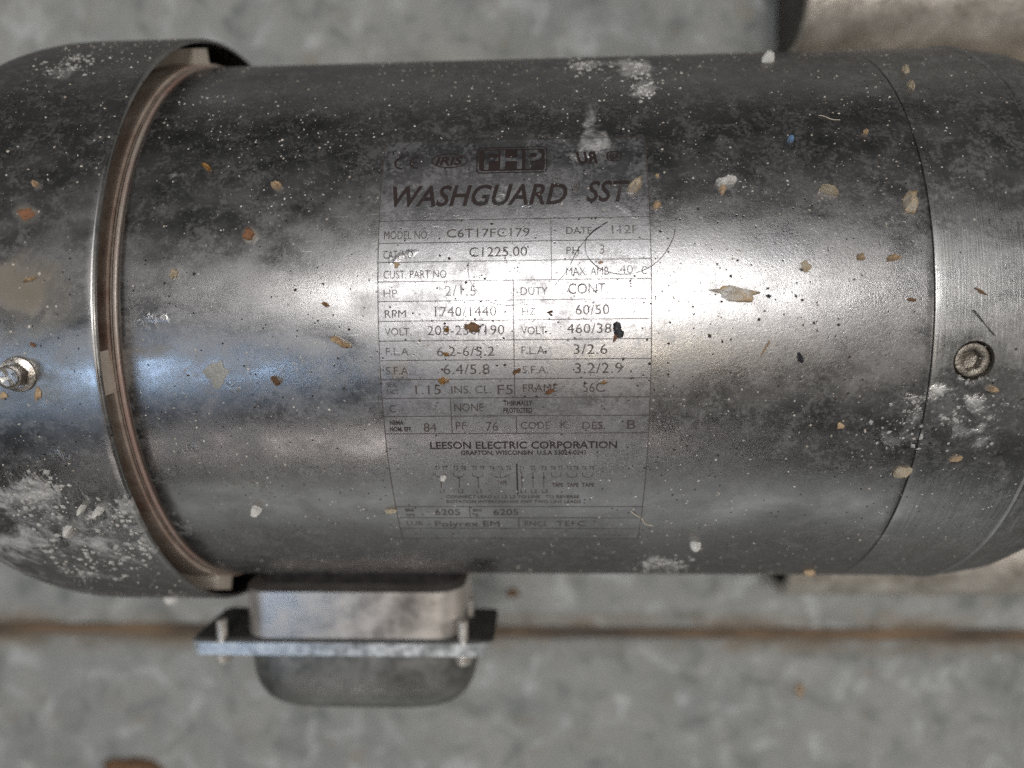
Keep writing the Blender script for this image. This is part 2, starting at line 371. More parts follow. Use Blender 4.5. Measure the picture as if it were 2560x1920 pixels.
def frame_at(x, th, r):
    """origin and axes on a cylinder: e1 along X, e2 up the curve, e3 outward"""
    o = Vector(cyl(x, th, r)); e3 = Vector((0, math.sin(th), math.cos(th))); e2 = Vector((0, math.cos(th), -math.sin(th))); e1 = Vector((1, 0, 0))
    return Matrix(((e1.x, e2.x, e3.x, o.x), (e1.y, e2.y, e3.y, o.y), (e1.z, e2.z, e3.z, o.z), (0, 0, 0, 1)))
def prism(poly, z0, z1, m=Matrix()):
    n = len(poly); V = [tuple(m @ Vector((x, y, z0))) for x, y in poly] + [tuple(m @ Vector((x, y, z1))) for x, y in poly]
    F = [tuple(range(n))[::-1], tuple(range(n, 2 * n))] + [(i, (i + 1) % n, n + (i + 1) % n, n + i) for i in range(n)]
    return V, F
def ngon(r, n, ph=0): return [(r * math.cos(2 * math.pi * i / n + ph), r * math.sin(2 * math.pi * i / n + ph)) for i in range(n)]
# counterbored hole and its socket cap screw
bx, bth = hd(2104, 779)
fm = frame_at(bx, bth, 1.0)
# close the bracket shell into a solid ring for the boolean: bore out a pocket liner instead
V, F = prism(ngon(.0545, 48), -.045, .05, fm)
cut(bracket, V, F)
add_patches(bracket)
V = []; F = []
n = 48
def rings(rs, m, n=48, hexr=None):
    V = []; F = []
    for (r, z, hx) in rs:
        for i in range(n):
            a = 2 * math.pi * i / n
            rr = r
            if hx:
                k = (a % (math.pi / 3)) - math.pi / 6
                rr = r * math.cos(math.pi / 6) / math.cos(k)
            V.append(tuple(m @ Vector((rr * math.cos(a + .25), rr * math.sin(a + .25), z))))
    for j in range(len(rs) - 1):
        for i in range(n):
            k = (i + 1) % n; F.append((j * n + i, j * n + k, (j + 1) * n + k, (j + 1) * n + i))
    return V, F
V, F = rings([(.0545, .0008, 0), (.053, -.006, 0), (.0525, -.05, 0)], fm)
lin = mesh_obj('screw_pocket', V, F, M['capscrew'], bracket)
V, F = rings([(.0475, -.05, 0), (.0475, -.012, 0), (.0455, -.0075, 0), (.042, -.006, 0), (.0345, -.006, 0), (.032, -.0085, 1), (.030, -.011, 1), (.030, -.034, 1), (.004, -.038, 0), (.0001, -.038, 0)], fm)
mesh_obj('cap_screw', V, F, M['capscrew'], bracket, sharp=30)

# fan end shield inside the cover: beads and recessed band
V, F = lathe(dense([(-1.204, .96), (-1.205, 1.001), (-1.207, 1.002), (-1.211, 1.003), (-1.215, 1.002), (-1.216, .98)], .01), 220)
part(mesh_obj('sealant_ring', V, F, M['gasket']))
V, F = lathe(dense([(-1.2165, .97), (-1.2168, 1.004), (-1.2175, 1.007), (-1.220, 1.007), (-1.2215, 1.004), (-1.222, .985)], .01), 220)
part(mesh_obj('flange_bead', V, F, M['ridge']))
V, F = lathe(dense([(-1.2225, .97), (-1.223, 1.008), (-1.226, 1.014), (-1.30, 1.018), (-1.42, .99), (-1.5, .80), (-1.52, .3), (-1.52, .01)], .05), 220)
shield = part(mesh_obj('fan_end_shield', V, F, M['bronze']))
# four standoff lugs that hold the cover
for k, th in enumerate((-.12, 1.22, -1.22, 2.6, -2.6)):
    mm = frame_at(-1.325, th, .985)
    poly = [(-.09, -.062), (.098, -.062), (.098, .062), (-.09, .062)]
    V, F = prism(poly, -.02, .078, mm)
    mesh_obj('cover_lug', V, F, M['lug'], shield, smooth=False)

# fan cover: rolled sheet with domed back
arc = [(-1.58 - .60 * math.sin(a), RC - .52 + .52 * math.cos(a)) for a in np.linspace(0, math.pi / 2, 16)]
outer = dense([(XC, RC - .008), (XC - .0055, RC - .001)], .01) + dense([(XC - .01, RC), (-1.58, RC)], .018) + arc[1:] + [(-2.18, .3), (-2.18, .05)]
TH = .013
inner = [(x + (0 if i < 3 else TH * .3), r - TH) for i, (x, r) in enumerate(outer)]
inner = [(XC, RC - TH)] + dense([(XC - .01, RC - TH), (-1.58, RC - TH)], .05) + [(x + .01, r - TH) for x, r in arc[1:]] + [(-2.167, .3), (-2.167, .05)]
V, F = lathe(outer + inner[::-1], 300, closed=True)
cover = part(mesh_obj('fan_cover', V, F, M['cover'])); add_patches(cover)
# washer-head screw on the cover
sx_, sth = hd(42, 808, RC)
sm_ = frame_at(sx_, sth, RC + .0005) @ Matrix.Rotation(R(6), 4, 'Y')
def hexr(r, z): return (r, z, 1)
V, F = rings([(.0485, -.004, 0), (.0490, .006, 0), (.0475, .010, 0), (.040, .013, 0), (.036, .0145, 0), (.0355, .015, 1), (.0345, .040, 1), (.0325, .048, 0), (.0285, .0505, 0), (.0265, .0475, 0), (.020, .044, 0), (.0001, .044, 0)], sm_)
scw = mesh_obj('cover_screw', V, F, M['screw'], cover, sharp=30)
bm = bmesh.new()
# cross recess: four raised quadrants of the head around a sunk cross
for q in range(4):
    a0 = q * math.pi / 2 + .35
    pts = [(.006 * math.cos(a0 + math.pi / 4), .006 * math.sin(a0 + math.pi / 4))] + [(.0235 * math.cos(a0 + t), .0235 * math.sin(a0 + t)) for t in np.linspace(.30, math.pi / 2 - .30, 6)]
    Vq, Fq = prism(pts, .040, .0485, sm_)
    vs = [bm.verts.new(v) for v in Vq]
    for f in Fq: bm.faces.new([vs[i] for i in f])
bm_obj('cross_recess', bm, M['screw'], cover, smooth=False)

# mounting base under the drive end: bent sheet with rolled shoulders, open at its end
def base_part():
    pts = []
    def arcp(cy, cz, r, a0, a1, n=10):
        return [(cy + r * math.cos(a), cz + r * math.sin(a)) for a in np.linspace(a0, a1, n)]
    out = [(-1.40, ZF + .01)] + arcp(-1.20, -.70, .20, math.pi, math.pi / 2) + [(-1.05, -.52), (-.7, -.78), (-.3, -.96), (.3, -.96), (.8, -.94), (1.17, -.95), (1.235, -.88)] + arcp(1.52, -.67, .27, math.pi * 1.02, 0, 24) + [(1.79, ZF + .01)]
    T = .05
    # inner offset along normals
    P = [Vector(p) for p in out]; inn = []
    for i, p in enumerate(P):
        a = P[max(i - 1, 0)]; b = P[min(i + 1, len(P) - 1)]; d = (b - a).normalized(); nrm = Vector((d.y, -d.x)); inn.append(p + nrm * T)
    loop = P + inn[::-1]
    V = []; F = []; xs = [1.20, 1.215] + list(np.linspace(1.3, 3.4, 12)); m = len(loop)
    for x in xs: V += [(x, p.x, p.y) for p in loop]
    for i in range(len(xs) - 1):
        for j in range(m):
            k = (j + 1) % m; F.append((i * m + j, i * m + k, (i + 1) * m + k, (i + 1) * m + j))
    n = len(P)
    for j in range(n - 1): F.append((j, j + 1, m - 2 - j, m - 1 - j))
    for j in range(n - 1): F.append(tuple(q + (len(xs) - 1) * m for q in (j, j + 1, m - 2 - j, m - 1 - j))[::-1])
    b = part(mesh_obj('mounting_base', V, F, M['foot']))
    # added dark sheet inside the open end, coloured as the shade of the hollow
    shade_sheet = [(1.26, p.x, p.y) for p in inn]; V = shade_sheet + [(1.30, y, z) for _, y, z in shade_sheet]; n = len(shade_sheet)
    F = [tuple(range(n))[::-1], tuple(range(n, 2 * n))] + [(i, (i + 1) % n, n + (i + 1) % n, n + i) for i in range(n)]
    mesh_obj('hollow_shade', V, F, M['shade_sheet'], b, smooth=False)
base_part()

# terminal box on the side
def rbox(name, x0, x1, y0, y1, z0, z1, r, mat, parent, seg=3, axis='Y', taper=0):
    bm = bmesh.new(); bmesh.ops.create_cube(bm, size=1)
    for v in bm.verts:
        v.co = ((x0 + x1) / 2 + v.co.x * (x1 - x0), (y0 + y1) / 2 + v.co.y * (y1 - y0), (z0 + z1) / 2 + v.co.z * (z1 - z0))
        if taper and v.co.y > (y0 + y1) / 2: v.co.x += taper * (1 if v.co.x < (x0 + x1) / 2 else -1)
        if taper < 0 and v.co.y < (y0 + y1) / 2: v.co.x -= taper * (1 if v.co.x < (x0 + x1) / 2 else -1); v.co.z += -taper * (.6 if v.co.z < (z0 + z1) / 2 else -.6)
    if r: 
        ed = [e for e in bm.edges if axis == 'A' or abs((e.verts[0].co - e.verts[1].co).normalized().dot(Vector((axis == 'X', axis == 'Y', axis == 'Z')))) > .85]
        bmesh.ops.bevel(bm, geom=ed, offset=r, segments=seg, profile=.5, affect='EDGES')
    return bm_obj(name, bm, mat, parent, sharp=45)
tb = part(rbox('terminal_box', -1.185, -.315, -1.203, -1.02, -.12, .334, .11, M['box'], None, 6))
rbox('box_neck', -1.16, -.34, -1.022, -.90, -.13, .24, .10, M['dark'], tb, 5)  # near-black colour stands in for the shade between shell and box
rbox('gasket', -1.37, -.20, -1.214, -1.2035, .03, .338, .03, M['rubber'], tb, 3)
rbox('cover_flange', -1.385, -.225, -1.264, -1.2145, .05, .352, .05, M['flange'], tb, 4)
# drawn cover: a boxy dome standing off the flange
V = []; F = []; na, nb = 40, 14
def sp(q, e): return math.copysign(abs(q)**e, q)
for j in range(nb + 1):
    f = (math.pi / 2) * j / nb; rad = math.cos(f)**.36 if j < nb else .001; dep = math.sin(f)**.62
    for i in range(na):
        a_ = 2 * math.pi * i / na; V.append((-.742 + .465 * rad * sp(math.cos(a_), .38), -1.2645 - .29 * dep, .065 + .225 * rad * sp(math.sin(a_), .5)))
for j in range(nb):
    for i in range(na): k = (i + 1) % na; F.append((j * na + i, j * na + k, (j + 1) * na + k, (j + 1) * na + i))
mesh_obj('box_cover', V, F, M['cover_grey'], tb, sharp=0)
for xq in (-1.262, -.318):
    for zq in ((.322,) if xq < -1 else (.322, .10)):
        fmq = Matrix.Translation((xq, -1.18, zq)) @ Matrix.Rotation(math.pi / 2, 4, 'X')
        V, F = rings([(.0001, -.045, 0), (.020, -.045, 0), (.020, .083, 0), (.034, .0835, 0), (.034, .105, 0), (.028, .122, 0), (.0001, .124, 0)], fmq, 20)
        mesh_obj('cover_bolt', V, F, M['bolt'], tb, sharp=30)

# ------------------------------------------------------------------ rating plate
PXL, PXR = -.461, .298
tht = hit(1280, 350)[1]; thb = hit(1280, 1347)[1]
V = []; F = []; nx, nt = 46, 90
for i in range(nt + 1):
    for j in range(nx + 1): V.append(cyl(PXL + (PXR - PXL) * j / nx, tht + (thb - tht) * i / nt, 1.0004))
for i in range(nt):
    for j in range(nx): a = i * (nx + 1) + j; F.append((a, a + nx + 1, a + nx + 2, a + 1))
plate = part(mesh_obj('rating_plate', V, F, M['plate'], sharp=0)); add_patches(plate)
RT = 1.0011
ZONE = {1: (920, 330), 2: (1300, 330), 3: (920, 540), 4: (1260, 540), 5: (920, 820), 6: (1260, 820), 7: (930, 1080), 8: (1260, 1080)}
ZK = 400 / 2212
def zp(z, x, y): return ZONE[z][0] + x * ZK, ZONE[z][1] + y * ZK
def zh(z, x, y): return hit(*zp(z, x, y))
PR = []     # (verts2d in (x, theta), faces) pieces of line work
def stroke(name, pts, wd, mat='line', closed=False):
    """a flat line of width wd along (x, theta) points, laid on the plate"""
    P = [Vector(p) for p in pts]; Q = []
    idx = range(len(P) - 1) if not closed else range(len(P))
    for i in idx:
        a, b = P[i], P[(i + 1) % len(P)]; n = max(1, int((b - a).length / .02))
        for k in range(n): Q.append(a.lerp(b, k / n))
    if not closed: Q.append(P[-1])
    V = []; F = []; m = len(Q)
    for i, p in enumerate(Q):
        a = Q[i - 1] if (i > 0 or closed) else p; b = Q[(i + 1) % m] if (i < m - 1 or closed) else p
        d = (b - a).normalized(); nn = Vector((-d.y, d.x)) * wd / 2
        V += [cyl(p.x + nn.x, p.y + nn.y, RT), cyl(p.x - nn.x, p.y - nn.y, RT)]
    for i in range(m - (0 if closed else 1)):
        k = (i + 1) % m; F.append((2 * i, 2 * i + 1, 2 * k + 1, 2 * k))
    return mesh_obj(name, V, F, M[mat], plate, sharp=0)
LW = .0026
rows = [(3, 75), (3, 378), (3, 645), (3, 910), (3, 1190), (3, 1460), (5, 185), (5, 455), (5, 715), (5, 970), (5, 1222), (5, 1465)]
RTH = [zh(z, 160, y)[1] for z, y in rows]
# even out the ruled spacing, as printed
fit_ = np.polyfit(range(1, 12), RTH[1:], 1); RTH = [RTH[0]] + [float(np.polyval(fit_, i)) for i in range(1, 12)]
thX = [zh(7, 400, 1030)[1], zh(7, 400, 1183)[1], zh(7, 450, 1330)[1], zh(7, 450, 1465)[1]]
x0, x1 = PXL + .002, PXR - .002
stroke('rule_line', [(x0, tht), (x0, thb)], LW); stroke('rule_line', [(x1, tht), (x1, thb)], LW)
for t_ in RTH + thX + [tht]: stroke('rule_line', [(x0, t_), (x1, t_)], LW * (.9 if t_ != tht else .6))
xm = zh(3, 2010, 1000)[0]; stroke('rule_line', [(xm, RTH[3]), (xm, RTH[9])], LW)
xk = zh(4, 655, 700)[0]; stroke('rule_line', [(xk, RTH[0]), (xk, RTH[3])], LW * .8)
xk = zh(5, 1145, 1100)[0]; stroke('rule_line', [(xk, RTH[9]), (xk, RTH[11])], LW)
stroke('rule_line', [(xm + .003, RTH[10]), (xm + .003, RTH[11])], LW)
xk = zh(7, 1350, 1100)[0]; stroke('rule_line', [(xk, thX[0]), (xk, thX[1])], LW)
xk = zh(8, 205, 1250)[0]; stroke('rule_line', [(xk, thX[1]), (xk, thX[2])], LW)
a = zh(7, 2000, 435); b = zh(7, 2008, 860); stroke('rule_line', [(a[0], a[1]), (a[0], b[1])], .0045, 'bold')

TX = []
def T(s, z, xl, yt, xr, yb, zr=None, bold=0, shear=0, mat='ink'):
    TX.append((s, z, xl, yt, zr or z, xr, yb, bold, shear, mat))
T('WASHGUARD', 1, 330, 765, 660, 1035, 2, .020, .28, 'bold'); T('®', 2, 705, 690, 835, 812); T('SST', 2, 915, 690, 1530, 960, None, .020, .28, 'bold')
T('IRIS', 1, 930, 352, 1310, 460, None, .028, .2, 'bold')
T('MODEL NO.', 3, 225, 215, 840, 325); T('C6T17FC179', 3, 1090, 185, 355, 300, 4); T('DATE', 4, 860, 155, 1215, 250); T('112F', 4, 1490, 130, 1850, 245)
T('CAT. NO.', 3, 215, 485, 640, 592); T('C1225.00', 3, 1400, 435, 320, 565, 4); T('PH.', 4, 860, 425, 1080, 530); T('3', 4, 1320, 395, 1390, 525)
T('CUST. PART NO', 3, 215, 760, 1085, 868); T('MAX. AMB.', 4, 860, 712, 1475, 822); T('40', 4, 1595, 680, 1785, 795); T('C', 4, 1900, 695, 1975, 805)
T('HP', 3, 215, 1020, 405, 1125); T('2/1.5', 3, 1060, 965, 1495, 1108); T('DUTY', 4, 230, 985, 605, 1092); T('CONT.', 4, 885, 935, 1440, 1078, None, .006)
T('RPM', 3, 230, 1302, 525, 1408); T('1740/1440', 3, 925, 1258, 1775, 1390); T('HZ', 4, 250, 1268, 440, 1372); T('60/50', 4, 990, 1228, 1455, 1362)
T('VOLT.', 3, 230, 1550, 600, 1655); T('208-230/190', 3, 820, 1518, 1885, 1648); T('VOLT', 4, 235, 1530, 580, 1638); T('460/380', 4, 870, 1490, 1600, 1622)
T('F.L.A.', 5, 245, 275, 590, 380); T('6.2-6/5.2', 5, 950, 262, 1750, 390); T('F.L.A.', 6, 240, 255, 590, 360); T('3/2.6', 6, 960, 225, 1430, 362)
T('S.F.A.', 5, 245, 540, 585, 645); T('6.4/5.8', 5, 1040, 505, 1685, 640); T('S.F.A.', 6, 255, 525, 610, 630); T('3.2/2.9', 6, 980, 485, 1635, 625)
T('SER.', 5, 250, 752, 410, 815, None, .02); T('FACT', 5, 260, 855, 425, 915, None, .02); T('1.15', 5, 650, 790, 1010, 915); T('INS. CL.', 5, 1150, 800, 1705, 905); T('F5', 5, 1790, 785, 2005, 915)
T('FRAME', 6, 260, 780, 745, 882); T('56C', 6, 1090, 758, 1380, 885)
T('C', 5, 290, 1065, 390, 1168); T('NONE', 5, 1190, 1045, 1600, 1150); T('THERMALLY', 5, 1875, 1005, 395, 1070, 6, .02, 0, 'bold'); T('PROTECTED', 5, 1870, 1108, 390, 1170, 6, .02, 0, 'bold')
T('NEMA', 5, 300, 1280, 495, 1336, None, .03, 0, 'bold'); T('NOM. EFF.', 5, 300, 1372, 615, 1428, None, .03, 0, 'bold'); T('84', 5, 765, 1315, 950, 1435); T('PF', 5, 1210, 1300, 1365, 1405); T('76', 5, 1630, 1300, 1800, 1420)
T('CODE', 6, 230, 1298, 635, 1395); T('K', 6, 780, 1280, 885, 1395); T('DES.', 6, 1085, 1298, 1400, 1395); T('B', 6, 1705, 1270, 1815, 1395)
T('LEESON ELECTRIC CORPORATION', 7, 800, 138, 1560, 232, 8, .016, 0, 'bold'); T('GRAFTON, WISCONSIN  U.S.A 53024-0241', 7, 1228, 258, 1128, 315, 8, .02, 0, 'bold')
for s, z, l, r in (('T1', 7, 865, 932), ('T7', 7, 968, 1042), ('T2', 7, 1120, 1192), ('T8', 7, 1225, 1300), ('T3', 7, 1380, 1448), ('T9', 7, 1488, 1556), ('T4', 7, 1620, 1692), ('T5', 7, 1735, 1806), ('T6', 7, 1852, 1926), ('T1', 8, 205, 275), ('T2', 8, 368, 438), ('T3', 8, 510, 590), ('T4', 8, 642, 714), ('T7', 8, 745, 812), ('T5', 8, 862, 932), ('T8', 8, 962, 1030), ('T6', 8, 1072, 1140), ('T9', 8, 1175, 1245)):
    T(s, z, l, 470, r, 524, None, .01)
for s, z, l, r in (('L1', 7, 935, 1003), ('L2', 7, 1190, 1272), ('L3', 7, 1445, 1522), ('L1', 8, 228, 305), ('L2', 8, 375, 455), ('L3', 8, 528, 602)):
    T(s, z, l, 793, r, 842, None, .01)
T('TAPE', 7, 1730, 672, 1868, 722, None, .02); T('TAPE', 8, 665, 705, 818, 755, None, .02); T('TAPE', 8, 865, 705, 1030, 755, None, .02); T('TAPE', 8, 1075, 705, 1245, 755, None, .02)
T('CONNECT LEAD L1 L2 L3 TO LINE   TO REVERSE', 7, 1020, 875, 1040, 914, 8, .015); T('ROTATION INTERCHANGE ANY TWO LINE LEADS', 7, 1030, 942, 1062, 980, 8, .015)
T('BRG', 7, 458, 1060, 582, 1096, None, .03); T('O.P.E.', 7, 470, 1128, 602, 1160, None, .03); T('6205', 7, 865, 1066, 1222, 1146); T('BRG', 7, 1395, 1063, 1518, 1099, None, .03); T('P.E.', 7, 1400, 1128, 1475, 1158, None, .03); T('6205', 7, 1675, 1066, 2025, 1146)
T('LUB', 7, 480, 1232, 702, 1285); T('Polyrex EM', 7, 865, 1230, 1765, 1302); T('ENCL', 8, 285, 1234, 608, 1295); T('TEFC', 8, 725, 1228, 1125, 1300)

def text_mesh(body, bold, shear):
    cu = bpy.data.curves.new('lettering', 'FONT'); cu.body = body; cu.size = 1; cu.offset = bold; cu.shear = shear; cu.resolution_u = 3
    if len(body) > 4 and ('/' in body or body[0].isdigit()): cu.space_character = 1.05
    o = bpy.data.objects.new('lettering', cu); col.objects.link(o); return o
refs = [text_mesh('H', 0, 0)] + [text_mesh(t[0], t[7], t[8]) for t in TX] + [text_mesh('FHP', .022, 0), text_mesh('RU', .04, .2), text_mesh('SA', .03, 0)]
bpy.context.view_layer.update(); dg = bpy.context.evaluated_depsgraph_get()
meshes = [bpy.data.meshes.new_from_object(o.evaluated_get(dg)) for o in refs]
for o in refs: 
    cu = o.data; bpy.data.objects.remove(o); bpy.data.curves.remove(cu)
cap = max(v.co.y for v in meshes[0].vertices)
def lay(me, xl, xr, tt, tb, mat, r=RT, flip=False, parent=plate):
    bm = bmesh.new(); bm.from_mesh(me)
    xs = [v.co.x for v in bm.verts]; a, b = min(xs), max(xs)
    for v in bm.verts:
        f = (v.co.x - a) / (b - a); f = 1 - f if flip else f
        v.co = cyl(xl + (xr - xl) * f, tb + (tt - tb) * v.co.y / cap, r)
    for f in bm.faces:
        if f.normal.length == 0: f.normal_update()
    bm.normal_update()
    for f in bm.faces:
        c = f.calc_center_median()
        if f.normal.dot(Vector((0, c.y, c.z))) < 0: f.normal_flip()
    me2 = bpy.data.meshes.new('lettering'); bm.to_mesh(me2); bm.free(); me2.materials.clear()
    return link_mesh('lettering', me2, M[mat], parent, sharp=0)
for t, me in zip(TX, meshes[1:]):
    s, z, xl, yt, zr, xr, yb, bold, shear, mat = t
    A = zh(z, xl, yt); B = zh(z, xl, yb); C = zh(zr, xr, (ZONE[z][1] + yb * ZK - ZONE[zr][1]) / ZK)
    lay(me, A[0] if shear == 0 else B[0], C[0], A[1], B[1], mat)
# logos along the top
def arcpts(cx, cy, rx, ry, a0, a1, n=20): return [(cx + rx * math.cos(a), cy + ry * math.sin(a)) for a in np.linspace(R(a0), R(a1), n)]
c = zh(1, 465, 435); stroke('logo_mark', arcpts(c[0], c[1], .0185, .0195, 75, 285), .0055, 'bold')
c = zh(1, 675, 425); stroke('logo_mark', arcpts(c[0], c[1], .0185, .0195, 75, 285), .0055, 'bold'); stroke('logo_mark', [(c[0] - .017, c[1]), (c[0] + .002, c[1])], .005, 'bold')
c = zh(1, 1130, 400); stroke('logo_mark', arcpts(c[0], c[1], .0515, .0245, 0, 352, 44), .0035, 'bold', True)
A = zh(1, 1515, 220); B = zh(2, 372, 560)
def rrect(xa, xb, ta, tb, r, n=5):
    P = []
    for cx, cy, a0 in ((xb - r, ta - r, 0), (xa + r, ta - r, 90), (xa + r, tb + r, 180), (xb - r, tb + r, 270)):
        P += arcpts(cx, cy, r, r, a0, a0 + 90, n)
    return P
tA = zh(1, 1560, 225)[1]; tB = zh(1, 1560, 570)[1]
stroke('logo_mark', rrect(A[0], B[0], tA, tB, .012), .0035, 'bold', True)
def panel(xa, xb, ta, tb, r, mat):
    V = []; F = []; n = 14
    for i in range(n + 1):
        th = tb + (ta - tb) * i / n
        e = min(th - tb, ta - th); ins = r - math.sqrt(max(r * r - (r - min(e, r))**2, 0))
        V += [cyl(xa + ins, th, RT - .0003), cyl(xb - ins, th, RT - .0003)]
        if i: F.append((2 * i - 2, 2 * i - 1, 2 * i + 1, 2 * i))
    return mesh_obj('logo_panel', V, F, M[mat], plate, sharp=0)
panel(A[0] + .006, B[0] - .006, tA - .006, tB + .006, .008, 'bold')
fl = lay(meshes[-3], zh(1, 1605, 400)[0], zh(2, 305, 400)[0], tA - .014, tB + .012, 'plate', RT + .0012)
L_ = zh(2, 770, 285); Q_ = zh(2, 1075, 430); lay(meshes[-2], L_[0], Q_[0], L_[1], Q_[1], 'bold', RT, True)
c = zh(2, 1320, 335); stroke('logo_mark', arcpts(c[0] - .012, c[1], .0125, .0165, 60, 300, 20), .004, 'bold'); stroke('logo_mark', arcpts(c[0], c[1], .0165, .0175, 0, 350, 30), .0035, 'bold', True)
lay(meshes[-1], c[0] - .011, c[0] + .011, c[1] + .009, c[1] - .009, 'bold')
# wiring diagram
def zs(z, pts, wd=.0024, mat='line'): return stroke('diagram_line', [zh(z, *p) for p in pts], wd, mat)
for l, cx, r in ((875, 950, 1015), (1127, 1202, 1272), (1390, 1465, 1533)):
    zs(7, [(l, 568), (l, 600), (cx, 630), (r, 600), (r, 568)]); zs(7, [(cx, 628), (cx + 10, 772)], .003); zs(7, [(cx - 18, 628), (cx + 18, 632)], .006)
zs(7, [(1650, 568), (1650, 604), (1785, 636), (1893, 600), (1893, 562)]); zs(7, [(1770, 560), (1775, 634)])
for x in (245, 399, 547): zs(8, [(x, 562), (x + 4, 772)]); zs(8, [(x - 14, 630), (x + 16, 630)], .006)
for l, cx, r in ((654, 720, 790), (870, 945, 1008), (1085, 1150, 1225)): zs(8, [(l, 562), (l, 605), (cx, 632), (r, 605), (r, 562)])
rng = random.Random(5)
for a, b in ((1140, 1290), (1390, 1740)):
    x = a
    while x < b: 
        zs(8, [(x, 1424), (x + rng.uniform(8, 20), 1424)], rng.uniform(.003, .006)); x += rng.uniform(22, 34)

# ------------------------------------------------------------------ debris lying on the motor
def px2r(v_px, th, r=1.0): return v_px * K / CF * (CD - r * math.cos(th))
def flake(name, label, cat, u, v, ln, wd, ang, mat, th=.006, r=1.0, jag=.36, dome=.5, group='husk flakes and dirt stuck to the motor', n=14, seed=None):
    th = th * 1.6 if th >= .006 else th
    x, t = hd(u, v, r); m = frame_at(x, t, r)
    rg = random.Random(seed if seed is not None else int(u * 31 + v))
    a, b = px2r(ln, t, r) * .45, px2r(wd, t, r) * .45
    ca, sa = math.cos(R(ang)), math.sin(R(ang)); V = []
    rad = [1 + rg.uniform(-jag, jag) for _ in range(n)]
    def P(f, i, z):
        q = 2 * math.pi * i / n; ex = a * f * rad[i] * math.cos(q); ey = b * f * rad[i] * math.sin(q)
        X, Y = ex * ca - ey * sa, ex * sa + ey * ca
        sag = Y * Y / (2 * r)
        return tuple(m @ Vector((X, Y, z - sag)))
    for f, z in ((.96, -.001), (1.0, th * .45), (.80, th), (.42, th * (1 + dome * .7))):
        for i in range(n): V.append(P(f, i, z + (rg.uniform(-.25, .25) * th if z > 0 else 0)))
    V.append(tuple(m @ Vector((0, 0, th * (1 + dome))))); F = []
    for j in range(3):
        for i in range(n): k = (i + 1) % n; F.append((j * n + i, j * n + k, (j + 1) * n + k, (j + 1) * n + i))
    for i in range(n): F.append((3 * n + i, 3 * n + (i + 1) % n, 4 * n))
    F.append(tuple(range(n))[::-1])
    o = mesh_obj(name, V, F, M[mat], sharp=50); recenter(o, cyl(x, t, r))
    return tag(o, label, cat, group)
